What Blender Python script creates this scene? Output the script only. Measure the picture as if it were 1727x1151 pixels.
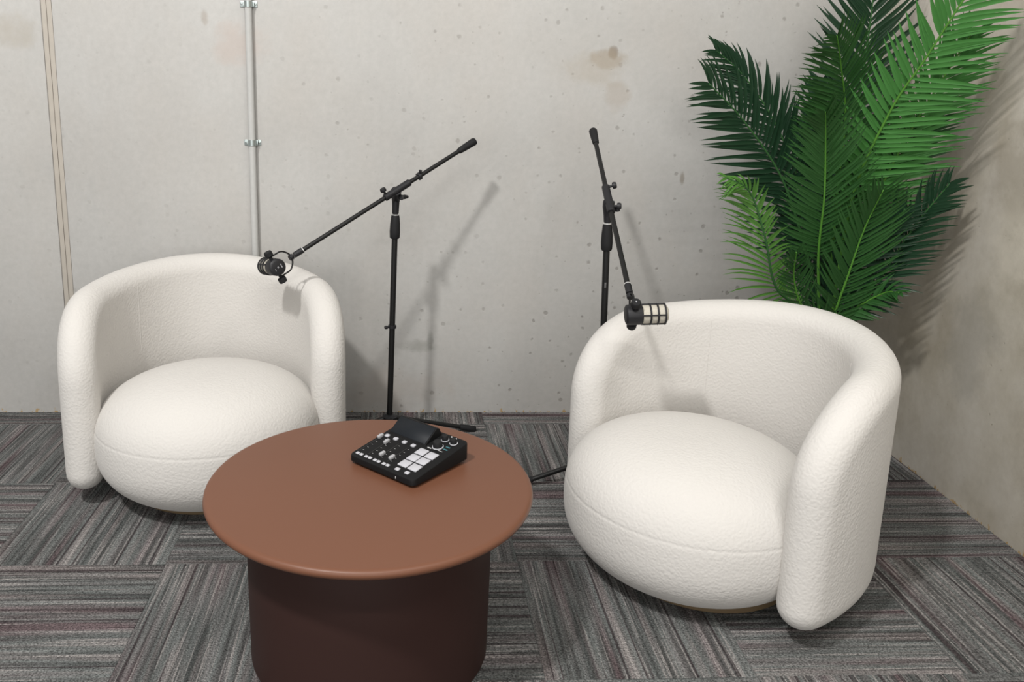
import bpy, bmesh, math, random
from mathutils import Vector, Matrix

# ------------------------------------------------------------------ clear
for o in list(bpy.data.objects):
    bpy.data.objects.remove(o, do_unlink=True)
scene = bpy.context.scene
COL = scene.collection
random.seed(7)
PI = math.pi

# ------------------------------------------------------------------ camera
cam_data = bpy.data.cameras.new('camera')
cam = bpy.data.objects.new('camera', cam_data)
COL.objects.link(cam)
F_PX, PITCH, YAW, ROLL = 1436.96, .2193, .0513, .0195
cyw, syw, cpt, spt = math.cos(YAW), math.sin(YAW), math.cos(PITCH), math.sin(PITCH)
fwd = Vector((syw * cpt, cyw * cpt, -spt))
rgt = Vector((cyw, -syw, 0))
upv = rgt.cross(fwd)
r2 = math.cos(ROLL) * rgt + math.sin(ROLL) * upv
u2 = -math.sin(ROLL) * rgt + math.cos(ROLL) * upv
cam.matrix_world = Matrix(((r2.x, u2.x, -fwd.x, 1.1573), (r2.y, u2.y, -fwd.y, -3.3321),
                           (r2.z, u2.z, -fwd.z, 1.3510), (0, 0, 0, 1)))
cam_data.sensor_width = 36
cam_data.sensor_fit = 'HORIZONTAL'
cam_data.lens = F_PX / 1727 * 36
cam_data.shift_x = (863.5 - 747.9) / 1727
cam_data.shift_y = (455.58 - 575.5) / 1727
cam_data.clip_start = .05
scene.camera = cam

# ------------------------------------------------------------------ world, lights, exposure
w = bpy.data.worlds.new('world')
scene.world = w
w.use_nodes = True
w.node_tree.nodes['Background'].inputs[0].default_value = (1.0, .985, .96, 1)
w.node_tree.nodes['Background'].inputs[1].default_value = .30


def area(name, loc, target, size, power, col, sy=None):
    l = bpy.data.lights.new(name, 'AREA')
    l.shape = 'RECTANGLE' if sy else 'DISK'
    l.size = size
    if sy: l.size_y = sy
    l.energy = power
    l.color = col
    o = bpy.data.objects.new(name, l)
    COL.objects.link(o)
    o.location = loc
    o.rotation_euler = (Vector(target) - Vector(loc)).to_track_quat('-Z', 'Y').to_euler()
    return o


area('key_lamp', (-.75, -3.8, 5.0), (1.3, -.8, .4), .36, 205, (1, .98, .955))
area('front_tube_lamp', (1.1, -4.0, 3.6), (1.1, -.9, .3), 2.6, 50, (1, .975, .94), .14)
area('added_front_fill', (.3, -6.2, 1.7), (.9, 0, .8), 5.0, 96, (1, .99, .97), 2.2)  # broad fill added behind the camera to brighten chair fronts and lower wall
area('right_lamp', (2.35, -2.6, 3.4), (1.2, -1.2, .2), .5, 16, (1, .97, .93))
scene.view_settings.view_transform = 'Standard'
scene.view_settings.look = 'None'
scene.view_settings.exposure = 0.12
scene.view_settings.gamma = 1
scene.view_settings.use_curve_mapping = False


# ------------------------------------------------------------------ helpers
def smooth(me, flag=True):
    me.polygons.foreach_set('use_smooth', [flag] * len(me.polygons))


def link(name, me, mat=None, parent=None, loc=None):
    o = bpy.data.objects.new(name, me)
    if mat is not None and hasattr(me, 'materials'):
        me.materials.append(mat)
    COL.objects.link(o)
    if parent is not None: o.parent = parent
    if loc is not None: o.location = loc
    return o


def mesh(name, V, F, sm=True):
    me = bpy.data.meshes.new(name)
    me.from_pydata([tuple(v) for v in V], [], F)
    me.update()
    if sm: smooth(me)
    return me


def bm_mesh(name, bm, sm=True, angle=None):
    me = bpy.data.meshes.new(name)
    bm.normal_update()
    if angle is not None:
        for e in bm.edges:
            if len(e.link_faces) == 2 and e.calc_face_angle(0) > angle:
                e.smooth = False
    bm.to_mesh(me)
    bm.free()
    if sm: smooth(me)
    return me


def thing(name, label, cat, loc=(0, 0, 0), rz=0, group=None):
    o = bpy.data.objects.new(name, None)
    COL.objects.link(o)
    o.empty_display_size = .05
    o.location = loc
    o.rotation_euler = (0, 0, rz)
    o['label'] = label
    o['category'] = cat
    if group: o['group'] = group
    return o


def bm_box(bm, c, s, bevel=0, seg=2, M=None):
    r = bmesh.ops.create_cube(bm, size=1)
    vs = r['verts']
    for v in vs:
        v.co = Vector((v.co.x * s[0] + c[0], v.co.y * s[1] + c[1], v.co.z * s[2] + c[2]))
    if bevel:
        es = list({e for v in vs for e in v.link_edges})
        b = bmesh.ops.bevel(bm, geom=es, offset=bevel, segments=seg, affect='EDGES', profile=.5)
        vs = list({v for f in b['faces'] for v in f.verts} | {v for v in vs if v.is_valid})
    if M is not None:
        bmesh.ops.transform(bm, matrix=M, verts=[v for v in vs if v.is_valid])


def frame(d):
    d = Vector(d).normalized()
    a = Vector((0, 0, 1)) if abs(d.z) < .9 else Vector((1, 0, 0))
    x = d.cross(a).normalized()
    return d, x, d.cross(x).normalized()


def bm_lathe(bm, prof, A=(0, 0, 0), d=(0, 0, 1), n=32):
    """prof: list of (radius, distance along d from A); closed with a point or disc at both ends"""
    d, x, y = frame(d)
    A = Vector(A)
    rings = []
    for r, t in prof:
        if r <= 1e-6:
            rings.append([bm.verts.new(A + d * t)])
        else:
            rings.append([bm.verts.new(A + d * t + (x * math.cos(k * 2 * PI / n) + y * math.sin(k * 2 * PI / n)) * r)
                          for k in range(n)])
    for a, b in zip(rings, rings[1:]):
        if len(a) == 1 and len(b) == 1: continue
        for k in range(n):
            k2 = (k + 1) % n
            if len(a) == 1: bm.faces.new((a[0], b[k2], b[k]))
            elif len(b) == 1: bm.faces.new((a[k], a[k2], b[0]))
            else: bm.faces.new((a[k], a[k2], b[k2], b[k]))
    if len(rings[0]) > 1: bm.faces.new(rings[0][::-1])
    if len(rings[-1]) > 1: bm.faces.new(rings[-1])


def lathe(name, prof, mat, parent, A=(0, 0, 0), d=(0, 0, 1), n=32, angle=.6):
    bm = bmesh.new()
    bm_lathe(bm, prof, A, d, n)
    bmesh.ops.recalc_face_normals(bm, faces=bm.faces)
    return link(name, bm_mesh(name, bm, True, angle), mat, parent)


def rod(name, A, B, r, mat, parent, bev=.0015, n=20, r_b=None):
    A, B = Vector(A), Vector(B)
    L = (B - A).length
    r_b = r if r_b is None else r_b
    bev = min(bev, r * .5, L * .3)
    return lathe(name, [(r - bev, 0), (r, bev), (r_b, L - bev), (r_b - bev, L)], mat, parent, A, B - A, n)


def bm_tube(bm, pts, r, n=10, closed=False):
    pts = [Vector(p) for p in pts]
    N = len(pts)
    rings = []
    prev = None
    for i in range(N):
        if closed: t = pts[(i + 1) % N] - pts[i - 1]
        else: t = pts[min(i + 1, N - 1)] - pts[max(i - 1, 0)]
        t.normalize()
        if prev is None: _, x, _ = frame(t)
        else:
            x = prev - t * prev.dot(t)
            x.normalize()
        prev = x
        y = t.cross(x)
        rr = r[i] if isinstance(r, (list, tuple)) else r
        rings.append([bm.verts.new(pts[i] + (x * math.cos(2 * PI * k / n) + y * math.sin(2 * PI * k / n)) * rr) for k in range(n)])
    R = range(N if closed else N - 1)
    for i in R:
        a, b = rings[i], rings[(i + 1) % N]
        for k in range(n):
            bm.faces.new((a[k], a[(k + 1) % n], b[(k + 1) % n], b[k]))
    if not closed:
        bm.faces.new(rings[0][::-1])
        bm.faces.new(rings[-1])


def tube(name, pts, r, mat, parent, n=10, closed=False):
    bm = bmesh.new()
    bm_tube(bm, pts, r, n, closed)
    bmesh.ops.recalc_face_normals(bm, faces=bm.faces)
    return link(name, bm_mesh(name, bm, True, .9), mat, parent)


def box(name, c, s, mat, parent, bevel=0, seg=2, M=None, sm=True):
    bm = bmesh.new()
    bm_box(bm, c, s, bevel, seg, M)
    return link(name, bm_mesh(name, bm, sm, .6), mat, parent)


def spline(P, n):
    """Catmull-Rom through P, n samples"""
    P = [Vector(p) for p in P]
    Q = [2 * P[0] - P[1]] + P + [2 * P[-1] - P[-2]]
    out = []
    m = len(P) - 1
    for i in range(n):
        u = i / (n - 1) * m
        k = min(int(u), m - 1)
        t = u - k
        a, b, c, d = Q[k:k + 4]
        out.append(.5 * ((2 * b) + (c - a) * t + (2 * a - 5 * b + 4 * c - d) * t * t + (3 * b - a - 3 * c + d) * t ** 3))
    return out


# ------------------------------------------------------------------ materials
class NT:
    def __init__(s, name, rough=.5, spec=None, metal=0):
        s.m = bpy.data.materials.new(name)
        s.m.use_nodes = True
        s.t = s.m.node_tree
        s.b = s.t.nodes['Principled BSDF']
        s.b.inputs['Roughness'].default_value = rough
        s.b.inputs['Metallic'].default_value = metal
        if spec is not None: s.b.inputs['Specular IOR Level'].default_value = spec
        s._co = None

    def n(s, typ, **kw):
        nd = s.t.nodes.new(typ)
        for k, v in kw.items():
            if k[0] == '_': nd.inputs[k[1:].replace('_', ' ')].default_value = v
            else: setattr(nd, k, v)
        return nd

    def l(s, a, b): s.t.links.new(a, b)

    def co(s):
        if s._co is None: s._co = s.n('ShaderNodeTexCoord')
        return s._co.outputs['Object']

    def mapped(s, scale=(1, 1, 1), loc=(0, 0, 0), src=None):
        m = s.n('ShaderNodeMapping')
        m.inputs['Scale'].default_value = scale
        m.inputs['Location'].default_value = loc
        s.l(src or s.co(), m.inputs[0])
        return m.outputs[0]

    def noise(s, vec, scale, detail=3, rough=.5):
        nd = s.n('ShaderNodeTexNoise', _Scale=scale, _Detail=detail, _Roughness=rough)
        s.l(vec, nd.inputs['Vector'])
        return nd.outputs['Fac']

    def ramp(s, fac, stops, interp='LINEAR'):
        r = s.n('ShaderNodeValToRGB')
        r.color_ramp.interpolation = interp
        els = r.color_ramp.elements
        while len(els) < len(stops): els.new(.5)
        for e, (p, c) in zip(els, stops):
            e.position = p
            e.color = (c, c, c, 1) if not isinstance(c, tuple) else (*c, 1)
        s.l(fac, r.inputs[0])
        return r.outputs[0]

    def mix(s, fac, a, b, mode='MIX'):
        m = s.n('ShaderNodeMix', data_type='RGBA', blend_type=mode)
        for v, i in ((fac, 0), (a, 6), (b, 7)):
            if hasattr(v, 'links'): s.l(v, m.inputs[i])
            elif i == 0: m.inputs[0].default_value = v
            else: m.inputs[i].default_value = (*v, 1)
        return m.outputs[2]

    def math(s, op, a, b=0, c=None):
        m = s.n('ShaderNodeMath', operation=op)
        for i, v in enumerate((a, b, c)):
            if v is None: continue
            if hasattr(v, 'links'): s.l(v, m.inputs[i])
            else: m.inputs[i].default_value = v
        return m.outputs[0]

    def color(s, c):
        if hasattr(c, 'links'): s.l(c, s.b.inputs['Base Color'])
        else: s.b.inputs['Base Color'].default_value = (*c, 1)

    def bump(s, h, strength=.3, dist=.01):
        b = s.n('ShaderNodeBump', _Strength=strength, _Distance=dist)
        s.l(h, b.inputs['Height'])
        s.l(b.outputs[0], s.b.inputs['Normal'])


def plain(name, c, rough=.5, metal=0, spec=None, vary=.06, scale=60, bump=.04):
    t = NT(name, rough, spec, metal)
    f = t.noise(t.co(), scale, 3)
    t.color(t.mix(f, tuple(v * (1 - vary) for v in c), tuple(v * (1 + vary) for v in c)))
    if bump: t.bump(t.noise(t.co(), scale * 6, 2), bump, .002)
    return t.m


def concrete(name, stops, blot, spot, stains, axis, bumpst=.25, spot_r=.20, spot_scale=24, residue=True):
    """pale cast concrete: mottling, bug holes, stains at their own places (object coords = metres)"""
    t = NT(name, .82, .25)
    c = t.co()
    base = t.ramp(t.noise(c, 1.4, 6, .6), stops)
    cl = t.ramp(t.noise(t.mapped((1, 1, .6), (3.1, 0, 1.7)), 3.2, 5, .62), [(.42, 0.0), (.68, 1.0)])
    base = t.mix(t.math('MULTIPLY', cl, .55), base, blot)
    # fine salt-and-pepper
    base = t.mix(.22, base, t.ramp(t.noise(c, 45, 4, .7), [(.3, .40), (.7, .60)]), 'OVERLAY')
    # bug holes, two sizes
    keep = t.ramp(t.noise(t.mapped((1, 1, 1), (9, 4, 2)), 1.1, 3), [(.34, 0.35), (.50, 1.0)])
    if axis == 'x':
        sx = t.n('ShaderNodeSeparateXYZ')
        t.l(c, sx.inputs[0])
        dens = t.n('ShaderNodeMapRange')
        t.l(t.math('SUBTRACT', sx.outputs[0], t.math('MULTIPLY', sx.outputs[2], .45)), dens.inputs['Value'])
        dens.inputs['From Min'].default_value = -.2
        dens.inputs['From Max'].default_value = .9
        dens.inputs['To Min'].default_value = .25
        keep = t.math('MULTIPLY', keep, dens.outputs[0])
    hm = None
    for sc_, pw, cut in ((spot_scale, 1.5, .15), (spot_scale * 2.1, 1.1, .45)):
        v = t.n('ShaderNodeTexVoronoi', _Scale=sc_, _Randomness=1.0)
        t.l(t.mapped((1, 1, 1), (sc_, .3, 2)), v.inputs['Vector'])
        rnd = t.n('ShaderNodeSeparateColor')
        t.l(v.outputs['Color'], rnd.inputs[0])
        size = t.math('MULTIPLY', t.math('POWER', rnd.outputs[0], pw), spot_r)
        wobble = t.math('MULTIPLY', t.math('SUBTRACT', t.noise(c, sc_ * 4, 2), .5), .22)
        hole = t.n('ShaderNodeMapRange')
        t.l(t.math('ADD', t.math('SUBTRACT', v.outputs['Distance'], size), wobble), hole.inputs['Value'])
        hole.inputs['From Min'].default_value = -.04
        hole.inputs['From Max'].default_value = .07
        hole.inputs['To Min'].default_value = 1
        hole.inputs['To Max'].default_value = 0
        h_ = t.math('MULTIPLY', hole.outputs[0], t.math('MULTIPLY', keep, t.math('GREATER_THAN', rnd.outputs[1], cut)))
        hm = h_ if hm is None else t.math('MAXIMUM', hm, h_)
    base = t.mix(t.math('MULTIPLY', hm, .52), base, spot)
    sep = t.n('ShaderNodeSeparateXYZ')
    t.l(c, sep.inputs[0])
    u = sep.outputs[0] if axis == 'x' else sep.outputs[1]
    z = sep.outputs[2]
    wob = t.noise(c, 7, 5, .65)
    for (su, sz, ru, rz, col, st) in stains:
        du = t.math('DIVIDE', t.math('SUBTRACT', u, su), ru)
        dz = t.math('DIVIDE', t.math('SUBTRACT', z, sz), rz)
        dd = t.math('ADD', t.math('MULTIPLY', du, du), t.math('MULTIPLY', dz, dz))
        dd = t.math('ADD', dd, t.math('MULTIPLY', t.math('SUBTRACT', wob, .5), 3.2))
        m = t.n('ShaderNodeMapRange', interpolation_type='SMOOTHSTEP')
        t.l(dd, m.inputs['Value'])
        m.inputs['From Min'].default_value = 0
        m.inputs['From Max'].default_value = 1.0
        m.inputs['To Min'].default_value = st
        m.inputs['To Max'].default_value = 0
        base = t.mix(m.outputs[0], base, col)
    if residue:   # ochre glue left along the floor
        ny = t.math('MULTIPLY', t.ramp(t.noise(t.mapped((1, 1, .5)), 30, 4, .75), [(.50, 0.0), (.80, 1.0)]), .045)
        g = t.math('LESS_THAN', z, t.math('SUBTRACT', ny, .004))
        base = t.mix(t.math('MULTIPLY', g, .8), base, (.42, .27, .10))
    t.color(base)
    h = t.math('SUBTRACT', t.math('MULTIPLY', t.noise(c, 30, 6, .7), .5), hm)
    t.bump(h, bumpst, .004)
    return t.m


def carpet(name, across):
    """tufted loop carpet tile; yarn rows run along one axis of the tile"""
    t = NT(name, .95, .08)
    oi = t.n('ShaderNodeObjectInfo')
    off = t.n('ShaderNodeCombineXYZ')
    t.l(t.math('MULTIPLY', oi.outputs['Random'], 7.0), off.inputs[2])
    add = t.n('ShaderNodeVectorMath', operation='ADD')
    t.l(t.co(), add.inputs[0])
    t.l(off.outputs[0], add.inputs[1])
    P = add.outputs[0]
    sc = (lambda a, b: (a, b, 1)) if across == 'x' else (lambda a, b: (b, a, 1))
    wide = t.noise(t.mapped(sc(16, .9), src=P), 1, 2)
    mid = t.noise(t.mapped(sc(78, 2.0), (3, 5, 1), src=P), 1, 2, .5)
    thin = t.noise(t.mapped(sc(150, 2.6), (7, 2, 4), src=P), 1, 1)
    dark = t.noise(t.mapped(sc(85, .7), (1, 8, 9), src=P), 1, 1)
    col = t.ramp(wide, [(.34, (.105, .080, .083)), (.44, (.128, .124, .122)), (.54, (.106, .113, .110)), (.66, (.150, .134, .131))])
    col = t.mix(1.0, col, t.ramp(mid, [(.32, .26), (.5, .5), (.68, .72)]), 'OVERLAY')
    col = t.mix(t.ramp(thin, [(.58, 0.0), (.68, .65)]), col, (.29, .27, .26))
    col = t.mix(t.ramp(dark, [(.60, 0.0), (.66, .8)]), col, (.040, .031, .033))
    pile = t.n('ShaderNodeTexVoronoi', _Scale=1.0)
    t.l(t.mapped(sc(330, 190), src=P), pile.inputs['Vector'])
    pn = t.noise(t.mapped((230, 230, 1), src=P), 1, 3)
    col = t.mix(.9, col, t.ramp(pn, [(.30, .16), (.70, .84)]), 'OVERLAY')
    t.color(col)
    rows = t.math('MULTIPLY', t.math('ADD', t.math('MULTIPLY', mid, .6), t.math('SUBTRACT', pn, pile.outputs['Distance'])), 1)
    t.bump(rows, .55, .004)
    return t.m


def boucle(name):
    t = NT(name, .95, .12)
    c = t.co()
    f = t.noise(c, 5, 3)
    t.color(t.mix(f, (.555, .535, .507), (.588, .569, .541)))
    t.b.inputs['Sheen Weight'].default_value = .1
    t.b.inputs['Sheen Roughness'].default_value = .5
    v = t.n('ShaderNodeTexVoronoi', _Scale=125.0, feature='SMOOTH_F1')
    v.inputs['Smoothness'].default_value = .6
    wob = t.n('ShaderNodeVectorMath', operation='ADD')
    nz = t.n('ShaderNodeTexNoise', _Scale=60.0, _Detail=2.0)
    t.l(c, nz.inputs['Vector'])
    sc = t.n('ShaderNodeVectorMath', operation='SCALE')
    sc.inputs['Scale'].default_value = .012
    t.l(nz.outputs['Color'], sc.inputs[0])
    t.l(c, wob.inputs[0])
    t.l(sc.outputs[0], wob.inputs[1])
    t.l(wob.outputs[0], v.inputs['Vector'])
    h = t.math('ADD', t.math('MULTIPLY', v.outputs['Distance'], -.7), t.math('MULTIPLY', t.noise(c, 45, 3, .6), .5))
    t.bump(h, .24, .006)
    return t.m


def leafmat(name, c1, c2, rough=.48):
    t = NT(name, rough, .45)
    t.color(t.mix(t.noise(t.co(), 9, 3), c1, c2))
    t.b.inputs['Specular IOR Level'].default_value = .3
    t.bump(t.noise(t.mapped((300, 300, 300)), 1, 2), .05, .001)
    return t.m


M_black = plain('black_powder_coat', (.007, .007, .007), .45, 0, .35)
M_rubber = plain('black_rubber', (.010, .010, .011), .7, 0, .3)
M_plastic = plain('black_plastic', (.011, .011, .013), .5, 0, .4)
M_mixer = plain('mixer_body_plastic', (.006, .006, .0065), .6, 0, .2, bump=.02)
M_screen = plain('dark_glass_screen', (.010, .012, .015), .5, 0, .18, bump=0)
M_white = plain('white_key_plastic', (.44, .44, .47), .45)
M_silver = plain('silver_fader', (.34, .34, .35), .35, bump=.02)
M_teal = plain('teal_print', (.04, .15, .17), .5)
M_print = plain('grey_print', (.5, .5, .5), .5, bump=0)
M_plate = plain('dull_plate', (.10, .10, .10), .5, bump=0)
M_groove = plain('fader_groove', (.005, .005, .005), .6)
M_chrome = plain('bright_thread_ring', (.75, .75, .74), .3, .6)
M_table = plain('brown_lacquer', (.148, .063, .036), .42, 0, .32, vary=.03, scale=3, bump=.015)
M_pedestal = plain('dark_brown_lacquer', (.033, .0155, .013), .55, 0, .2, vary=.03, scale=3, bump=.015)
M_plinth = plain('bronze_swivel_base', (.15, .105, .058), .45)
M_fabric = boucle('cream_boucle')
M_seam = plain('seam_shadow_cloth', (.70, .65, .58), .9)
M_conduit = plain('grey_pvc_pipe', (.46, .46, .445), .6)
M_steel = plain('galvanised_steel', (.42, .47, .46), .35, .8)
M_sealant = plain('beige_joint_sealant', (.43, .395, .345), .8, vary=.10, scale=25)
M_grill = plain('mic_grill_mesh', (.50, .47, .40), .55, .1, vary=.3, scale=500, bump=.4)
M_pot = plain('charcoal_pot', (.05, .05, .052), .6)
M_soil = plain('dark_soil', (.03, .022, .016), .95, vary=.4, scale=80, bump=.6)
M_slab = plain('floor_slab', (.10, .10, .10), .9)
WOFF = 0
M_wall = concrete('pale_cast_concrete', [(.30, (.415, .408, .391)), (.5, (.458, .451, .433)), (.70, (.490, .483, .465))],
                  (.450, .430, .402), (.20, .185, .165),
                  [(1.965, 1.465, .022, .028, (.16, .12, .08), .55), (1.28, .31, .016, .05, (.20, .20, .18), .5), (1.94, 1.44, .085, .045, (.27, .21, .14), .42), (1.90, 1.40, .16, .08, (.38, .33, .26), .35), (.42, 1.56, .018, .035, (.25, .19, .14), .4),
                   (-.32, 1.50, .15, .08, (.38, .345, .29), .5), (1.22, .285, .10, .035, (.25, .25, .22), .45),
                   (1.99, 1.30, .06, .08, (.36, .30, .24), .35), (.55, 1.47, .12, .10, (.46, .39, .35), .5),
                   (2.27, .99, .012, .03, (.20, .17, .13), .6), (1.15, .10, .25, .12, (.42, .37, .33), .35)], 'x')
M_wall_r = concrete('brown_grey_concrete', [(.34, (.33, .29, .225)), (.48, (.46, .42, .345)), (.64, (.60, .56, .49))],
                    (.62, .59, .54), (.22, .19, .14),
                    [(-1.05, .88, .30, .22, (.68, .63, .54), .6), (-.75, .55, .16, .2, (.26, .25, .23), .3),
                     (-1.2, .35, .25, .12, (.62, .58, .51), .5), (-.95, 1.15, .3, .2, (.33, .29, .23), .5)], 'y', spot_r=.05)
M_carpet_h = carpet('carpet_rows_along_wall', 'y')
M_carpet_v = carpet('carpet_rows_from_wall', 'x')
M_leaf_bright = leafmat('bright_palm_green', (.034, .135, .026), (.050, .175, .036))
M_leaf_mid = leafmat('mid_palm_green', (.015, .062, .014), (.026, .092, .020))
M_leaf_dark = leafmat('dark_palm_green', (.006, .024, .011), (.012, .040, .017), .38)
M_leaf_lime = leafmat('yellowish_palm_green', (.05, .15, .025), (.09, .22, .04))
M_stem_mid = leafmat('palm_stem_green', (.055, .17, .02), (.08, .22, .03))
M_stem_dark = leafmat('dark_palm_stem', (.025, .085, .025), (.035, .11, .03))


# ------------------------------------------------------------------ structure
def struct(name):
    o = bpy.data.objects.new(name, None)
    COL.objects.link(o)
    o['kind'] = 'structure'
    return o


XR = 3.015                      # right wall plane
XL, YF = -2.0, -3.2
WH = 2.9
wall_back = struct('wall_back')
SX = -.154
box('concrete_panel', ((XL + SX - .019) / 2, .1, WH / 2 - .03), (SX - .019 - XL, .2, WH + .06), M_wall, wall_back, .006)
box('concrete_panel', ((SX + .019 + XR) / 2, .1, WH / 2 - .03), (XR - SX - .019, .2, WH + .06), M_wall, wall_back, .006)
bm = bmesh.new()
for s, wdt in ((-1, .0185), (1, .0185)):
    bm_box(bm, (SX + s * .0097, .051, WH / 2), (wdt, .096, WH), .0025)
link('joint_sealant', bm_mesh('joint_sealant', bm, True, .6), M_sealant, wall_back)
wall_right = struct('wall_right')
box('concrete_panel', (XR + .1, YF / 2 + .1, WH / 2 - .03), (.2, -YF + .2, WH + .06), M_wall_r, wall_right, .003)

floor = struct('floor')
box('floor_slab', ((XL + XR) / 2, (YF) / 2, -.055), (XR - XL, -YF, .09), M_slab, floor)
tile_cache = {}
TT, TH = .5, .009


def tile_mesh(wx, wy, mat):
    k = (round(wx, 3), round(wy, 3), mat.name)
    if k not in tile_cache:
        bm = bmesh.new()
        bm_box(bm, (0, 0, -TH / 2), (wx - .0003, wy - .0003, TH), .0010, 1)
        me = bm_mesh('carpet_tile', bm, False)
        me.materials.append(mat)
        tile_cache[k] = me
    return tile_cache[k]


for ci in range(-4, 6):
    for ri in range(-1, 6):
        x0, x1 = ci * TT, (ci + 1) * TT
        if ci == 5: x1 = XR
        y1, y0 = -.128 - ri * TT, -.128 - (ri + 1) * TT
        if ri == -1: y1 = 0
        m = M_carpet_h if (ci + ri) % 2 == 0 else M_carpet_v
        wx, wy = x1 - x0, y1 - y0
        if ri == 5: y0 = YF; wy = y1 - y0
        o = bpy.data.objects.new('carpet_tile', tile_mesh(wx, wy, m))
        COL.objects.link(o)
        o.parent = floor
        jig = random.Random(ci * 31 + ri * 7)
        o.location = ((x0 + x1) / 2, (y0 + y1) / 2, jig.uniform(-.0004, .0004))

# ------------------------------------------------------------------ conduit on the wall
cd = thing('conduit_pipe', 'pale grey vertical pipe clipped to the concrete wall behind the left armchair', 'pipe', (.586, -.0165, .02))
rod('pipe', (0, 0, 0), (0, 0, WH - .04), .0135, M_conduit, cd)
for z in (1.592, 1.083, .574):
    bm = bmesh.new()
    pts = [(.0158 * math.cos(a), -.0158 * math.sin(a), 0) for a in [PI * k / 12 for k in range(13)]]
    V = []
    for s in (-.011, .011):
        for rr in (.0142, .0162):
            V.append([bm.verts.new((rr * math.cos(PI * k / 12), -rr * math.sin(PI * k / 12), s)) for k in range(13)])
    for k in range(12):
        bm.faces.new((V[1][k], V[1][k + 1], V[3][k + 1], V[3][k]))
        bm.faces.new((V[0][k], V[2][k], V[2][k + 1], V[0][k + 1]))
        bm.faces.new((V[0][k], V[0][k + 1], V[1][k + 1], V[1][k]))
        bm.faces.new((V[2][k], V[3][k], V[3][k + 1], V[2][k + 1]))
    for s in (-1, 1):
        bm_box(bm, (s * .0155, .008, 0), (.002, .016, .022), .0005)
        bm_box(bm, (s * .0235, .0150, 0), (.017, .0022, .022), .0006)
        bm_box(bm, (s * .0185, .004, 0), (.006, .004, .020), .0008)
    bmesh.ops.recalc_face_normals(bm, faces=bm.faces)
    cl = link('pipe_clip', bm_mesh('pipe_clip', bm, True, .5), M_steel, cd, (0, 0, z))
    for s in (-1, 1):
        lathe('screw', [(.0042, 0), (.0042, .002), (.002, .0036), (0, .0038)], M_steel, cl, (s * .0255, .0140, 0), (0, -1, 0), 12)


# ------------------------------------------------------------------ armchairs
def shell_mesh():
    Rx, Ry, A, t = .389, .4825, 1.8002, .116
    zb0, ztb, zta, rt, rb = .0533, .7022, .6574, .2464, .0651
    r = t / 2
    N, Mr = 120, 40
    Rm = (Rx + Ry) / 2
    V, F = [], []
    ids = {}
    for i in range(N + 1):
        u = -1 + 2 * i / N
        p = math.sin(u * PI / 2) * .55 * A + u * .45 * A if False else math.sin(u * PI / 2) * A
        e = max((A - abs(p)) * Rm, 0)
        k = abs(p) / A
        kk = k * k * (3 - 2 * k)
        zt0 = ztb + (zta - ztb) * kk
        zt, zb = zt0, zb0
        if e < rt: zt = zt0 - (rt - math.sqrt(max(rt * rt - (rt - e) ** 2, 0)))
        if e < rb: zb = zb0 + rb - math.sqrt(max(rb * rb - (rb - e) ** 2, 0))
        nx, ny = math.sin(p) / Rx, math.cos(p) / Ry
        nl = math.hypot(nx, ny)
        nx, ny = nx / nl, ny / nl
        for j in range(Mr + 1):
            c = j / Mr
            z = (zb + zt) / 2 - (zt - zb) / 2 * math.cos(PI * c)
            qt, qb = zt0 - z, z - zb0
            d = min(e, qt, qb)
            if e < rt and qt < rt: d = min(d, rt - math.hypot(rt - e, rt - qt))
            if e < rb and qb < rb: d = min(d, rb - math.hypot(rb - e, rb - qb))
            d = max(d, 0)
            h = r if d >= r else math.sqrt(max(r * r - (r - d) ** 2, 0))
            if i in (0, N) or j in (0, Mr): h = 0
            for s in (-1, 1):
                if h == 0 and s == 1:
                    ids[i, j, 1] = ids[i, j, -1]
                    continue
                ids[i, j, s] = len(V)
                V.append((Rx * math.sin(p) + s * h * nx, Ry * math.cos(p) + s * h * ny, z))
    for i in range(N):
        for j in range(Mr):
            for s in (-1, 1):
                q = [ids[i, j, s], ids[i + 1, j, s], ids[i + 1, j + 1, s], ids[i, j + 1, s]]
                F.append(q if s == -1 else q[::-1])
    me = mesh('back_shell', V, F)
    bm = bmesh.new()
    bm.from_mesh(me)
    bmesh.ops.remove_doubles(bm, verts=bm.verts, dist=.0004)
    bmesh.ops.recalc_face_normals(bm, faces=bm.faces)
    bm.to_mesh(me)
    bm.free()
    smooth(me)
    return me


SA, SB, SZC, SH, SN, SO = .3584, .3411, .2084, .2068, 2.5458, -.0197


def seat_r(z):
    k = min(abs((z - SZC) / SH), 1)
    return max(1 - k ** SN, 0) ** (1 / SN)


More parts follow.
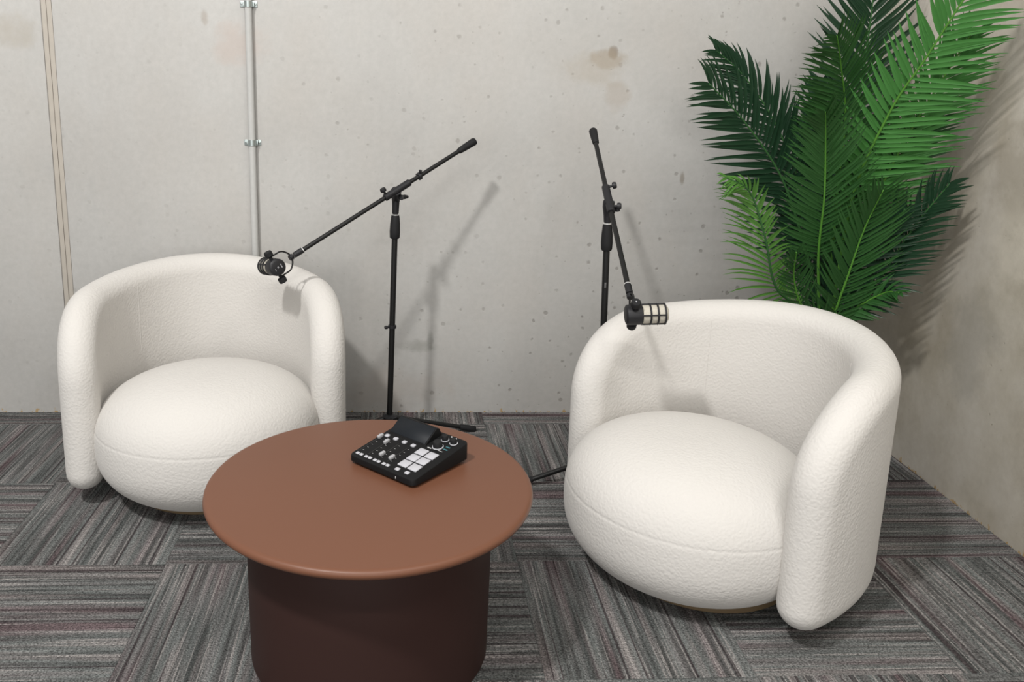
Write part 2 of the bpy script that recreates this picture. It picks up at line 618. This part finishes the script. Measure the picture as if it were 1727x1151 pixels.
def seat_mesh():
    n = 96
    prof = [(0, .030), (seat_r(.030) * .95, .030)]
    for i in range(60):
        t = i / 59
        z = .034 + (SZC + SH - .034) * (.5 - .5 * math.cos(PI * t))
        k = seat_r(z)
        prof.append((k, z))
    prof[-1] = (0, SZC + SH)
    # denser rings around the seam groove
    ex = [(seat_r(.257 + d) - .0032 * max(0, 1 - abs(d) / .006), .257 + d) for d in (-.009, -.006, -.003, 0, .003, .006, .009)]
    prof = [q for q in prof if abs(q[1] - .257) > .011] + ex
    prof.sort(key=lambda q: (q[1], q[0]))
    V, F, rings = [], [], []
    for k, z in prof:
        if k < 1e-5:
            rings.append([len(V)])
            V.append((0, SO, z))
        else:
            rings.append(list(range(len(V), len(V) + n)))
            for a in range(n):
                V.append((SA * k * math.cos(2 * PI * a / n), SO + SB * k * math.sin(2 * PI * a / n), z))
    for a, b in zip(rings, rings[1:]):
        for k in range(n):
            k2 = (k + 1) % n
            if len(a) == 1: F.append((a[0], b[k2], b[k]))
            elif len(b) == 1: F.append((a[k], a[k2], b[0]))
            else: F.append((a[k], a[k2], b[k2], b[k]))
    return mesh('seat_cushion', V, F)


ME_shell, ME_seat = shell_mesh(), seat_mesh()
for m_ in (ME_shell, ME_seat): m_.materials.append(M_fabric)


def armchair(label, x, y, rz):
    t = thing('armchair', label, 'armchair', (x, y, 0), rz, 'cream barrel armchairs')
    link('back_shell', ME_shell, None, t)
    link('seat_cushion', ME_seat, None, t)
    lathe('swivel_base', [(.250, .0), (.256, .005), (.256, .030), (.252, .034)], M_plinth, t, (0, .046, .0), (0, 0, 1), 64)
    # sewn joints down the inner back
    for p in (-.8, .8):
        nx, ny = math.sin(p) / .389, math.cos(p) / .4825
        nl = math.hypot(nx, ny)
        q = (.389 * math.sin(p) - .0578 * nx / nl, .4825 * math.cos(p) - .0578 * ny / nl)
        tube('back_seam', [(q[0], q[1], .39 + .24 * k / 23) for k in range(24)], .0012, M_fabric, t, 6)
    return t


armchair('cream boucle barrel armchair by the grey wall pipe, its seat partly behind the brown table', .5292, -.6454, .1987)
armchair('cream boucle barrel armchair in front of the palm, right of the brown table', 1.9891, -1.161, -1.0379)

# ------------------------------------------------------------------ coffee table
tb = thing('coffee_table', 'round brown lacquered coffee table on a wide dark drum base', 'table', (1.09, -1.475, 0))
R = .382
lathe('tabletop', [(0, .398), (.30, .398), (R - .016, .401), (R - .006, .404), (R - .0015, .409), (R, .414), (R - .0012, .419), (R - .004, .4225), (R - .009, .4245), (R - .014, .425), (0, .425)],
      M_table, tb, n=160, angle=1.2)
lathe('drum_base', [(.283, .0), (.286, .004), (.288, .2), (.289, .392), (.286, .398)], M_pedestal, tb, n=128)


# ------------------------------------------------------------------ mixer on the table
MX = thing('podcast_mixer', 'black podcast mixer with white pads and faders lying on the brown table', 'mixer', (1.182, -1.373, .425), math.atan2(-.685, .727))
SL = .15


def topz(y): return .022 + SL * (y + .103)


W2, D2 = .108, .103
bm = bmesh.new()
# wedge body with rounded corners
cr, ns = .014, 6
loop = []
for cx_, cy_, a0 in ((W2 - cr, -D2 + cr, -PI / 2), (W2 - cr, D2 - cr, 0), (-W2 + cr, D2 - cr, PI / 2), (-W2 + cr, -D2 + cr, PI)):
    for k in range(ns + 1):
        a = a0 + k * PI / 2 / ns
        loop.append((cx_ + cr * math.cos(a), cy_ + cr * math.sin(a)))
lv = []
for zf, sc_ in ((lambda y: .0035 + .02 * max(0, (y + D2)) * .7, .955), (lambda y: .0075 + .02 * max(0, (y + D2)) * .7, 1.0), (lambda y: topz(y) - .004, 1.0), (lambda y: topz(y) - .001, .992), (lambda y: topz(y), .975)):
    lv.append([bm.verts.new((x * sc_, y * sc_, zf(y))) for x, y in loop])
for a, b in zip(lv, lv[1:]):
    for k in range(len(loop)):
        k2 = (k + 1) % len(loop)
        bm.faces.new((a[k], a[k2], b[k2], b[k]))
bm.faces.new(lv[0][::-1])
bm.faces.new(lv[-1])
link('body', bm_mesh('body', bm, True, .5), M_mixer, MX)
for sx in (-1, 1):
    for sy in (-1, 1):
        lathe('rubber_foot', [(.008, 0), (.008, .012 if sy > 0 else .007), (.006, .0125 if sy > 0 else .0075)], M_rubber, MX, (sx * .085, sy * .08, 0), n=16)
tilt = Matrix.Rotation(math.atan(SL), 4, 'X')


def on_top(x, y, dz=0):
    return Matrix.Translation((x, y, topz(y) + dz)) @ tilt


def key(name, x, y, sx, sy, h, mat, bev, parent=MX):
    return box(name, (0, 0, h / 2 - .0005), (sx, sy, h), mat, parent, bev, 2, on_top(x, y))


# recessed work panel outline
for x, y in ((.0405, .0012), (.0725, .0008), (.0415, -.0290), (.0718, -.0285), (.0418, -.0591), (.0735, -.0594)):
    key('pad', x, y, .0275, .0262, .0032, M_white, .0013)
for x, y in ((.0422, -.0863), (.0726, -.0855)):
    key('button', x, y, .0125, .0105, .003, M_white, .0014)
for i in range(4):
    x = -.0871 + i * .0298
    key('round_button' if i == 0 else 'button', x, .0121, .0125, .0115, .0032, M_white, .003)
    for dx in (-.0060, .0066):
        key('small_button', x - .0045 + dx + .0065, -.0875, .0100, .0085, .003, M_white, .0014)
    # fader track and cap
    xf = -.0985 + i * .0318
    key('fader_track', xf, -.0375, .0030, .076, .0008, M_groove, .0002)
    for s in range(5):
        key('scale_mark', xf + .007, -.068 + s * .0152, .0045, .0006, .0007, M_print, .0001)
    yf = (-.0011, -.0116, -.059, -.0581)[i]
    cap = key('fader_cap', xf, yf, .0085, .0180, .0075, M_silver, .0018)
    key('cap_line', xf, yf, .0087, .0018, .0079, M_white, .0003, cap)
key('button_row_line', .042, .0275, .012, .0035, .0008, M_print, .0003)
key('teal_label', .0812, .042, .013, .0045, .0008, M_teal, .0003)
key('teal_label', .0800, .0535, .013, .0045, .0008, M_teal, .0003)
key('teal_label', .0740, .030, .016, .0016, .0008, M_print, .0002)
for x, y, r, h in ((.0568, .0420, .0125, .016), (.0511, .0765, .0088, .013), (.0799, .0750, .0088, .013)):
    m = on_top(x, y)
    d = (m.to_3x3() @ Vector((0, 0, 1)))
    p = m.translation
    k = lathe('knob', [(r * .98, .001), (r, .003), (r * .86, h - .002), (r * .78, h), (0, h)], M_rubber, MX, p, d, 32, .5)
    lathe('light_ring', [(r * 1.0, 0), (r * 1.18, 0), (r * 1.18, .0016), (r * 1.0, .0018)], M_white, k, p, d, 32, .5)
for x, y in ((.0564, .0955), (.0715, .0950)):
    lathe('indicator', [(.0025, 0), (.0025, .0012), (.0015, .002), (0, .0022)], M_print, MX, on_top(x, y).translation, (0, 0, 1), 12)
# raised screen
x0, x1, yb, yt = -.0965, .0275, .0275, .0720
zb_, zt_ = topz(yb) + .001, topz(yt) + .027
bm = bmesh.new()
P = [(yb, zb_), (yt, zt_), (yt + .010, zt_ - .004), (yt + .020, topz(yt + .02)), (yt + .020, topz(yt + .02) - .004), (yb, zb_ - .006)]
a = [bm.verts.new((x0, y, z)) for y, z in P]
b = [bm.verts.new((x1, y, z)) for y, z in P]
for k in range(len(P)):
    k2 = (k + 1) % len(P)
    bm.faces.new((a[k], a[k2], b[k2], b[k]))
bm.faces.new(a[::-1])
bm.faces.new(b)
bmesh.ops.recalc_face_normals(bm, faces=bm.faces)
bmesh.ops.bevel(bm, geom=list(bm.edges), offset=.0010, segments=1, affect='EDGES')
sh = link('screen_hood', bm_mesh('screen_hood', bm, False), M_mixer, MX)
ang = math.atan2(zt_ - zb_, yt - yb)
L = math.hypot(zt_ - zb_, yt - yb)
box('screen', (0, 0, .0004), (x1 - x0 - .006, L - .006, .001), M_screen, sh, .0003, 1,
    Matrix.Translation(((x0 + x1) / 2, (yb + yt) / 2, (zb_ + zt_) / 2)) @ Matrix.Rotation(ang, 4, 'X'))
# front jack mark
box('jack_mark', (.052, -D2 - .0002, .013), (.0022, .0010, .006), M_print, MX, .0003)


# ------------------------------------------------------------------ microphone stands
def mic_stand(label, hub, feet, pole_top, neck, grip, ring_z, rear, front, pivot_t, sleeve, collar_t, knobs, wing):
    hub = Vector(hub)
    t = thing('microphone_stand', label, 'microphone stand', (hub.x, hub.y, 0), 0, 'boom microphone stands')
    o0 = Vector((hub.x, hub.y, 0))
    L = lambda p: Vector(p) - o0
    pt = L(pole_top)
    hz = hub.z
    axis = (pt - Vector((0, 0, hz))).normalized()
    at = lambda z: Vector((0, 0, hz)) + axis * ((z - hz) / axis.z)
    lathe('base_hub', [(.012, -.022), (.020, -.018), (.026, -.010), (.028, .004), (.022, .008), (.014, .012), (.012, .013)], M_plastic, t, (0, 0, hz), axis, 28)
    for fx, fy in feet:
        f = L((fx, fy, .011))
        d = (f - Vector((0, 0, hz))).normalized()
        a = Vector((0, 0, hz)) + Vector((d.x, d.y, 0)).normalized() * .018
        lg = rod('leg', a, f, .0085, M_black, t, .002, 16)
        dd = (f - a).normalized()
        lathe('rubber_foot', [(.0095, -.055), (.0110, -.050), (.0125, -.012), (.0125, .008), (.0105, .012), (0, .0125)], M_rubber, lg, f, dd, 20)
    rod('lower_tube', at(hz), at(grip[0] + .01), .0108, M_black, t)
    c = lathe('height_ring', [(.0115, -.007), (.0155, -.005), (.0155, .005), (.0115, .007)], M_plastic, t, at(ring_z), axis, 24)
    lathe('ring_screw', [(.004, 0), (.004, .010), (.0065, .010), (.0065, .018), (.005, .020), (0, .020)], M_plastic, c, at(ring_z) + Vector((-.009, -.004, 0)), (-.9, -.4, 0), 14)
    g0, g1 = grip
    hgt = (g1 - g0)
    lathe('height_grip', [(.0155, 0), (.0180, .004), (.0190, hgt * .30), (.0180, hgt * .6), (.0150, hgt * .95), (.0138, hgt)], M_rubber, t, at(g0), axis, 28)
    lathe('thread_ring', [(.0135, 0), (.0150, .0008), (.0150, .0034), (.0135, .004)], M_chrome, t, at(g1), axis, 28)
    rod('neck', at(g1 + .004), at(neck), .0122, M_plastic, t, .003, 24, .0135)
    # boom
    B0, B1 = L(rear), L(front)
    bd = (B1 - B0).normalized()
    bl = (B1 - B0).length
    bp = lambda s: B0 + bd * (bl * s)
    P = bp(pivot_t)
    top = at(neck)
    # pivot joint: block from neck top to sleeve
    bm = bmesh.new()
    q = (P - top)
    bm_tube(bm, [top - axis * .004, top + axis * .010, top + q * .45 + axis * .006, P], [.0135, .0155, .0185, .0190], 18)
    bmesh.ops.recalc_face_normals(bm, faces=bm.faces)
    pj = link('pivot_joint', bm_mesh('pivot_joint', bm, True, .9), M_plastic, t)
    wd = Vector(wing).normalized()
    wp = (top + P) / 2
    lathe('wing_nut_hub', [(.008, 0), (.009, .022), (.0075, .026)], M_plastic, pj, wp, wd, 18)
    _, wx, wy = frame(wd)
    bm = bmesh.new()
    for s in (-1, 1):
        bm_tube(bm, [wp + wd * .022, wp + wd * .027 + wx * s * .014, wp + wd * .034 + wx * s * .028], [.0070, .0085, .0055], 12)
    bmesh.ops.recalc_face_normals(bm, faces=bm.faces)
    link('wing_nut', bm_mesh('wing_nut', bm, True, .9), M_plastic, t)
    rod('boom_tube', bp(.03), bp(.975), .0078, M_black, t)
    lathe('boom_grip', [(.0095, 0), (.0110, .003), (.0125, bl * .03), (.0140, bl * .075), (.0145, bl * .092), (.0125, bl * .098)][::1], M_rubber, t, bp(.098), -bd, 24)
    rod('boom_sleeve', bp(sleeve[0]), bp(sleeve[1]), .0130, M_plastic, t, .002, 24)
    if collar_t:
        lathe('boom_collar', [(.009, -.006), (.0140, -.005), (.0140, .005), (.009, .006)], M_plastic, t, bp(collar_t), bd, 24)
        lathe('collar_screw', [(.004, 0), (.004, .006), (.006, .006), (.006, .012), (0, .0125)], M_plastic, t, bp(collar_t) + Vector((.002, -.006, .011)), (.2, -.3, .9), 14)
    for s, d in knobs:
        d = Vector(d).normalized()
        lathe('locking_knob', [(.0045, .008), (.0045, .022), (.0105, .023), (.0115, .029), (.0095, .035), (0, .036)], M_plastic, t, bp(s), d, 20)
    rod('mic_socket', bp(.958), bp(1.0), .0102, M_plastic, t, .001, 20)
    lathe('thread_ring', [(.0085, 0), (.0112, .0006), (.0112, .0030), (.0085, .0036)], M_chrome, t, bp(.955), bd, 24)
    # maker's plate
    return t, o0, bp, bd


MIC_L = mic_stand('black boom stand between the armchairs, its boom reaching left over the chair by the pipe',
                  (1.1195, -.287, .095), [(1.445, -.20), (.81, -.385), (1.20, -.585)], (1.1375, -.285, .93), .922, (.787, .872), .4535,
                  (1.4266, -.17, 1.1339), (.798, -.50, .7649), .4585, (.382, .5215), .328, [(.51, (-.45, -.25, .85))], (.9, -.35, -.1))
MIC_R = mic_stand('black boom microphone stand behind the armchair near the palm, boom pointing to the camera',
                  (1.846, -.628, .085), [(1.56, -.672), (1.875, -.30), (2.175, -.657)], (1.8255, -.628, .94), .935, (.818, .905), .45,
                  (1.8346, -.30, 1.187), (1.8147, -.985, .763), .49, (.395, .555), None,
                  [(.40, (.9, -.35, .3)), (.52, (.9, -.35, .1))], (.95, -.3, 0))
# small grey maker's plate on the right-hand pole
box('pole_plate', (1.829 - 1.846 - .0, -.0112, .703), (.006, .0012, .018), M_plate, MIC_R[0], .0004)


# ------------------------------------------------------------------ microphones
def microphone(label, conn, ax, fn, fl, logo):
    """conn: boom end; ax: towards the grill; fn, fl: direction and length from the body's pivot to the boom end"""
    conn = Vector(conn)
    ax = Vector(ax).normalized()
    fn = Vector(fn)
    fn = (fn - ax * fn.dot(ax)).normalized()
    ud = ax.cross(fn).normalized()
    pivot = conn - fn * fl
    t = thing('microphone', label, 'microphone', pivot, 0, 'broadcast microphones')
    r = .0285
    lathe('body', [(0, -.024), (.021, -.024), (.0255, -.0225), (r, -.0195), (r + .0006, -.016), (r + .0006, .018), (r, .022), (r - .003, .0235), (0, .0235)], M_plastic, t, (0, 0, 0), ax, 48, .5)
    lathe('grill', [(0, .022), (.0255, .023), (.0262, .026), (.0262, .084), (.0245, .0905), (.019, .0945), (.010, .0965), (0, .097)], M_grill, t, (0, 0, 0), ax, 48, .9)
    for s in (.044, .0645, .085):
        bm = bmesh.new()
        d, x, y = frame(ax)
        bm_tube(bm, [d * s + (x * math.cos(2 * PI * k / 40) + y * math.sin(2 * PI * k / 40)) * .0288 for k in range(40)], .0026, 8, True)
        bmesh.ops.recalc_face_normals(bm, faces=bm.faces)
        link('guard_ring', bm_mesh('guard_ring', bm), M_plastic, t)
    d = ax
    side = d.cross(ud).normalized()
    for k in range(4):
        a = PI / 4 + k * PI / 2
        v = (ud * math.cos(a) + side * math.sin(a)) * .0285
        tube('guard_bar', [v + d * .020, v + d * .086], .0022, M_plastic, t, 8)
    # yoke with its two knobs
    hw = .0375
    pts = [ud * hw, ud * hw + fn * fl * .35, ud * hw * .98 + fn * fl * .58, ud * hw * .80 + fn * fl * .76, ud * hw * .42 + fn * fl * .93, fn * fl,
           -ud * hw * .42 + fn * fl * .93, -ud * hw * .80 + fn * fl * .76, -ud * hw * .98 + fn * fl * .58, -ud * hw + fn * fl * .35, -ud * hw]
    tube('yoke', spline(pts, 56), .0028, M_black, t, 10)
    for s in (-1, 1):
        lathe('tilt_knob', [(.006, -.012), (.006, .004), (.0130, .005), (.0142, .007), (.0138, .020), (.0120, .023), (0, .0232)], M_rubber, t, ud * s * .036, ud * s, 24, .5)
    lathe('swivel_nut', [(.0085, -.009), (.0105, -.007), (.0105, .004), (.008, .0065)], M_plastic, t, fn * fl, fn, 20)
    if logo:
        # printed bars and the small cross mark on the end cap
        b = -d * .0243
        e1 = ud
        e2 = side
        Mx = Matrix((( e1.x, e2.x, d.x, 0), (e1.y, e2.y, d.y, 0), (e1.z, e2.z, d.z, 0), (0, 0, 0, 1)))
        def mark(u, v, su, sv, rot=0):
            p = b + e1 * u + e2 * v
            box('cap_mark', (0, 0, 0), (su, sv, .0006), M_white, t, 0, 1, Matrix.Translation(p) @ Mx @ Matrix.Rotation(rot, 4, 'Z'), False)
        sg = 1 if side.dot(fn) > 0 else -1
        mark(0, sg * .0125, .0140, .0022)
        mark(.004, -sg * .0115, .0080, .0012)
        for k in range(4):
            a_ = PI / 4 + k * PI / 2
            mark(.0022 * math.cos(a_), .0022 * math.sin(a_), .0030, .0013, a_)
    else:
        lathe('knob_cap', [(.0022, .0), (.0022, .0006), (0, .0008)], M_white, t, ud * -.0592, -ud, 10)
        lathe('knob_cap', [(.0022, .0), (.0022, .0006), (0, .0008)], M_white, t, ud * .0592, ud, 10)
    return t


B = MIC_L[2](1.0) + MIC_L[1] + MIC_L[3] * .0102
microphone('black microphone seen from its round end, over the armchair by the pipe',
           B, (-.50, .85, -.14), (.78, .45, .43), .066, True)
B = MIC_R[2](1.0) + MIC_R[1] + MIC_R[3] * .0102
microphone('black microphone shown side-on with cream grill, over the armchair in front of the palm',
           B, (.995, -.07, .06), (0, .80, .60), .068, False)

# ------------------------------------------------------------------ palm
PB = Vector((2.655, -.535, 0))
palm = thing('potted_palm', 'tall green artificial palm in the corner behind the right armchair', 'plant', PB)
lathe('pot', [(.100, 0), (.112, .004), (.145, .24), (.150, .25), (.150, .262), (.140, .262), (.134, .235), (0, .235)], M_pot, palm, n=48)
lathe('soil', [(.134, 0), (.13, .012), (.06, .020), (0, .022)], M_soil, palm, (0, 0, .225), n=32)


def clampw(p):
    p = Vector(p)
    if p.x > XR - .012: p.x = XR - .012 - .02 * math.tanh((p.x - XR + .012) * 2) * 0
    if p.y > -.012: p.y = -.012
    return p


def leaflet(base, T, S, Nn, Lf, wd, ang, droop, rng):
    """V-folded, tapering, arching blade -> verts, faces (local to base)"""
    d0 = (T * math.cos(ang) + S * math.sin(ang)).normalized()
    segs = 6
    V, F = [], []
    p = Vector((0, 0, 0))
    d = d0.copy()
    for i in range(segs + 1):
        s = i / segs
        w_ = wd * (min(1, .35 + s * 3.2)) * (1 - s ** 2.6) + .0004
        side = d.cross(Nn)
        if side.length < 1e-3: side = T.copy()
        side.normalize()
        nn = side.cross(d).normalized()
        V += [p + side * w_ * .5 + nn * w_ * .16, p.copy(), p - side * w_ * .5 + nn * w_ * .16]
        if i < segs:
            p = p + d * (Lf / segs)
            d = (d + (T * .10 + Vector((0, 0, -droop)) - Nn * .06) * (.35 + s)).normalized()
    V = [clampw(v + base) - base for v in V]
    for i in range(segs):
        a = 3 * i
        F += [(a, a + 1, a + 4, a + 3), (a + 1, a + 2, a + 5, a + 4)]
    return V, F


rest_V, rest_F, rest_mi = [], [], []
REST_MATS = [M_leaf_bright, M_leaf_mid, M_leaf_dark, M_leaf_lime]
count = [0]


def frond(pts, mat, stem, start, Lmax, face, npair, single, wd=.021, droop=.10, ang0=62, ang1=28, vee=.25, seed=0, left=1.0, right=1.0):
    rng = random.Random(seed)
    root = [PB + Vector(((pts[0][0] - PB.x) * .15, (pts[0][1] - PB.y) * .15, .235)), PB + Vector(((pts[0][0] - PB.x) * .45, (pts[0][1] - PB.y) * .45, .36))]
    C = spline(root + [Vector(p) for p in pts], 90)
    C = [clampw(p) for p in C]
    # arc length
    S = [0]
    for a, b in zip(C, C[1:]): S.append(S[-1] + (b - a).length)
    tot = S[-1]

    def at(s):
        s = max(0, min(s, tot))
        for i in range(len(S) - 1):
            if S[i + 1] >= s:
                k = (s - S[i]) / max(S[i + 1] - S[i], 1e-6)
                return C[i].lerp(C[i + 1], k), (C[min(i + 2, len(C) - 1)] - C[max(i - 1, 0)]).normalized()
        return C[-1], (C[-1] - C[-2]).normalized()

    bm = bmesh.new()
    bm_tube(bm, [p - PB for p in C], [.0058 * (1 - .75 * s / tot) + .0008 for s in S], 8)
    bmesh.ops.recalc_face_normals(bm, faces=bm.faces)
    fr = link('frond', bm_mesh('frond', bm, True), stem, palm)
    s0 = start * tot
    face = Vector(face).normalized()
    for i in range(npair):
        u = i / (npair - 1)
        s = s0 + (tot - s0) * (u * .985)
        for sd in (-1, 1):
            b, T = at(s + rng.uniform(-.004, .004) + (.006 if sd > 0 else 0))
            Nn = (face - T * face.dot(T)).normalized()
            Sd = T.cross(Nn).normalized() * sd
            Sv = (Sd + Nn * vee).normalized()
            prof = math.sin(PI * (.18 + .74 * u ** .9)) ** .8
            Lf = Lmax * (.32 + .68 * prof) * rng.uniform(.92, 1.06)
            if u > .93: Lf *= .75
            Lf *= left if sd < 0 else right
            ang = (1 if sd > 0 else .55 + .45 * left) * math.radians(ang0 + (ang1 - ang0) * u + rng.uniform(-6, 6))
            V, F = leaflet(b, T, Sv, Nn, Lf, wd * rng.uniform(.85, 1.1) * (.75 + .25 * prof), ang, droop * rng.uniform(.7, 1.3), rng)
            if single and count[0] < 300:
                me = mesh('leaflet', V, F)
                me.materials.append(mat)
                o = link('leaflet', me, None, fr, b - PB)
                count[0] += 1
            else:
                k = len(rest_V)
                rest_V.extend([v + b - PB for v in V])
                rest_F.extend([tuple(q + k for q in f) for f in F])
                rest_mi.extend([REST_MATS.index(mat)] * len(F))


CAMF = (-.35, -.85, .35)
# big bright frond leaning to the right wall
frond([(2.652, -.55, .564), (2.634, -.62, .997), (2.664, -.72, 1.279), (2.705, -.80, 1.439), (2.744, -.88, 1.601), (2.792, -.94, 1.736)],
      M_leaf_bright, M_stem_mid, .50, .225, (-.25, -.9, .35), 44, True, .0165, .14, 70, 44, .15, 1, .74)
# lower right one in front
frond([(2.642, -.58, .572), (2.652, -.62, .738), (2.666, -.66, .906), (2.677, -.72, 1.04)],
      M_leaf_mid, M_stem_mid, .36, .20, (.05, -.95, .3), 40, True, .012, .06, 60, 30, .3, 2)
# centre one
frond([(2.609, -.55, .563), (2.553, -.60, .804), (2.519, -.66, 1.011), (2.47, -.72, 1.203), (2.43, -.78, 1.28)],
      M_leaf_mid, M_stem_mid, .52, .20, (-.1, -.95, .3), 46, True, .013, .08, 62, 32, .2, 3)
# big dark one to the left
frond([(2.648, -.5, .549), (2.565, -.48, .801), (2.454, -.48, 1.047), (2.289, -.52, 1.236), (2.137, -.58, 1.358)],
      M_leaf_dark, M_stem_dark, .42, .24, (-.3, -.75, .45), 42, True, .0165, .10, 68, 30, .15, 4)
# centre top one tipping forward
frond([(2.663, -.5, .549), (2.635, -.52, .994), (2.60, -.58, 1.254), (2.523, -.66, 1.42), (2.459, -.74, 1.504)],
      M_leaf_mid, M_stem_mid, .58, .21, (-.2, -.9, .3), 46, True, .0135, .14, 66, 30, .1, 5)
# left light one, arching over
frond([(2.59, -.58, .572), (2.428, -.60, .68), (2.347, -.64, .87), (2.266, -.68, 1.02), (2.16, -.74, 1.073)],
      M_leaf_lime, M_stem_dark, .40, .165, (-.55, -.6, .5), 40, False, .0105, .24, 60, 24, .1, 6, 1.0, .6)
# dark frond at the top
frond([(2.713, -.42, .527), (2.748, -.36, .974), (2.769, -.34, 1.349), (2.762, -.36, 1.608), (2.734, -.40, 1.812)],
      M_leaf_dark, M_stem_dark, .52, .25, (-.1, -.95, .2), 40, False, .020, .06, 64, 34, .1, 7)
# green one behind the bright one
frond([(2.691, -.50, .549), (2.726, -.55, .898), (2.788, -.62, 1.193), (2.834, -.70, 1.39), (2.857, -.77, 1.52)],
      M_leaf_bright, M_stem_mid, .48, .20, (-.3, -.85, .3), 50, False, .014, .14, 64, 30, .2, 8)
# second dark one behind on the left
frond([(2.689, -.44, .532), (2.636, -.36, .865), (2.52, -.30, 1.177), (2.382, -.28, 1.372), (2.252, -.30, 1.473)],
      M_leaf_dark, M_stem_dark, .50, .17, (-.5, -.6, .4), 38, False, .015, .14, 55, 22, .2, 9)
# small lower left one in front
frond([(2.591, -.60, .567), (2.50, -.64, .629), (2.44, -.68, .74), (2.409, -.74, .841)],
      M_leaf_mid, M_stem_mid, .36, .115, (-.2, -.9, .35), 28, False, .0105, .05, 62, 30, .3, 10)
# dark one curving along the right wall
frond([(2.673, -.55, .564), (2.78, -.58, .709), (2.841, -.64, .905), (2.89, -.72, 1.062)],
      M_leaf_dark, M_stem_dark, .40, .16, (-.6, -.6, .4), 36, False, .014, .12, 58, 26, .2, 11)
# short one low on the right
frond([(2.675, -.56, .556), (2.72, -.60, .63), (2.765, -.66, .69), (2.775, -.72, .705)],
      M_leaf_mid, M_stem_mid, .46, .10, (-.2, -.7, .6), 16, False, .015, .12, 58, 26, .2, 12)
# inner dark ones filling the middle
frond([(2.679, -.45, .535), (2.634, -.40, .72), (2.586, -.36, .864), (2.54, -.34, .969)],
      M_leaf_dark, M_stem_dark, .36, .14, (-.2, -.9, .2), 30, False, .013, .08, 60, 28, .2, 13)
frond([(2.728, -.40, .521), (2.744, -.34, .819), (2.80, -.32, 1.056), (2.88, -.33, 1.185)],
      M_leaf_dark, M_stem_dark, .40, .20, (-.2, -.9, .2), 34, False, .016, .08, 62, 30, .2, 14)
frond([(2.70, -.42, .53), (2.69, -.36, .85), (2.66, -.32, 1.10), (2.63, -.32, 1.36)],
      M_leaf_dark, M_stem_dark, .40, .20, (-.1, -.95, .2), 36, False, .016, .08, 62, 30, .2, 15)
frond([(2.665, -.50, .55), (2.70, -.52, .86), (2.775, -.56, 1.08), (2.86, -.63, 1.26)],
      M_leaf_mid, M_stem_mid, .42, .20, (-.3, -.85, .3), 40, False, .014, .12, 64, 30, .2, 16)
frond([(2.66, -.52, .555), (2.70, -.56, .72), (2.755, -.60, .86), (2.80, -.65, .97)],
      M_leaf_dark, M_stem_dark, .38, .17, (-.3, -.85, .3), 32, False, .013, .12, 62, 30, .2, 17)
me = mesh('leaflets', rest_V, rest_F)
for m_ in REST_MATS: me.materials.append(m_)
me.polygons.foreach_set('material_index', rest_mi)
o = link('leaflets', me, None, palm)
o['kind'] = 'stuff'
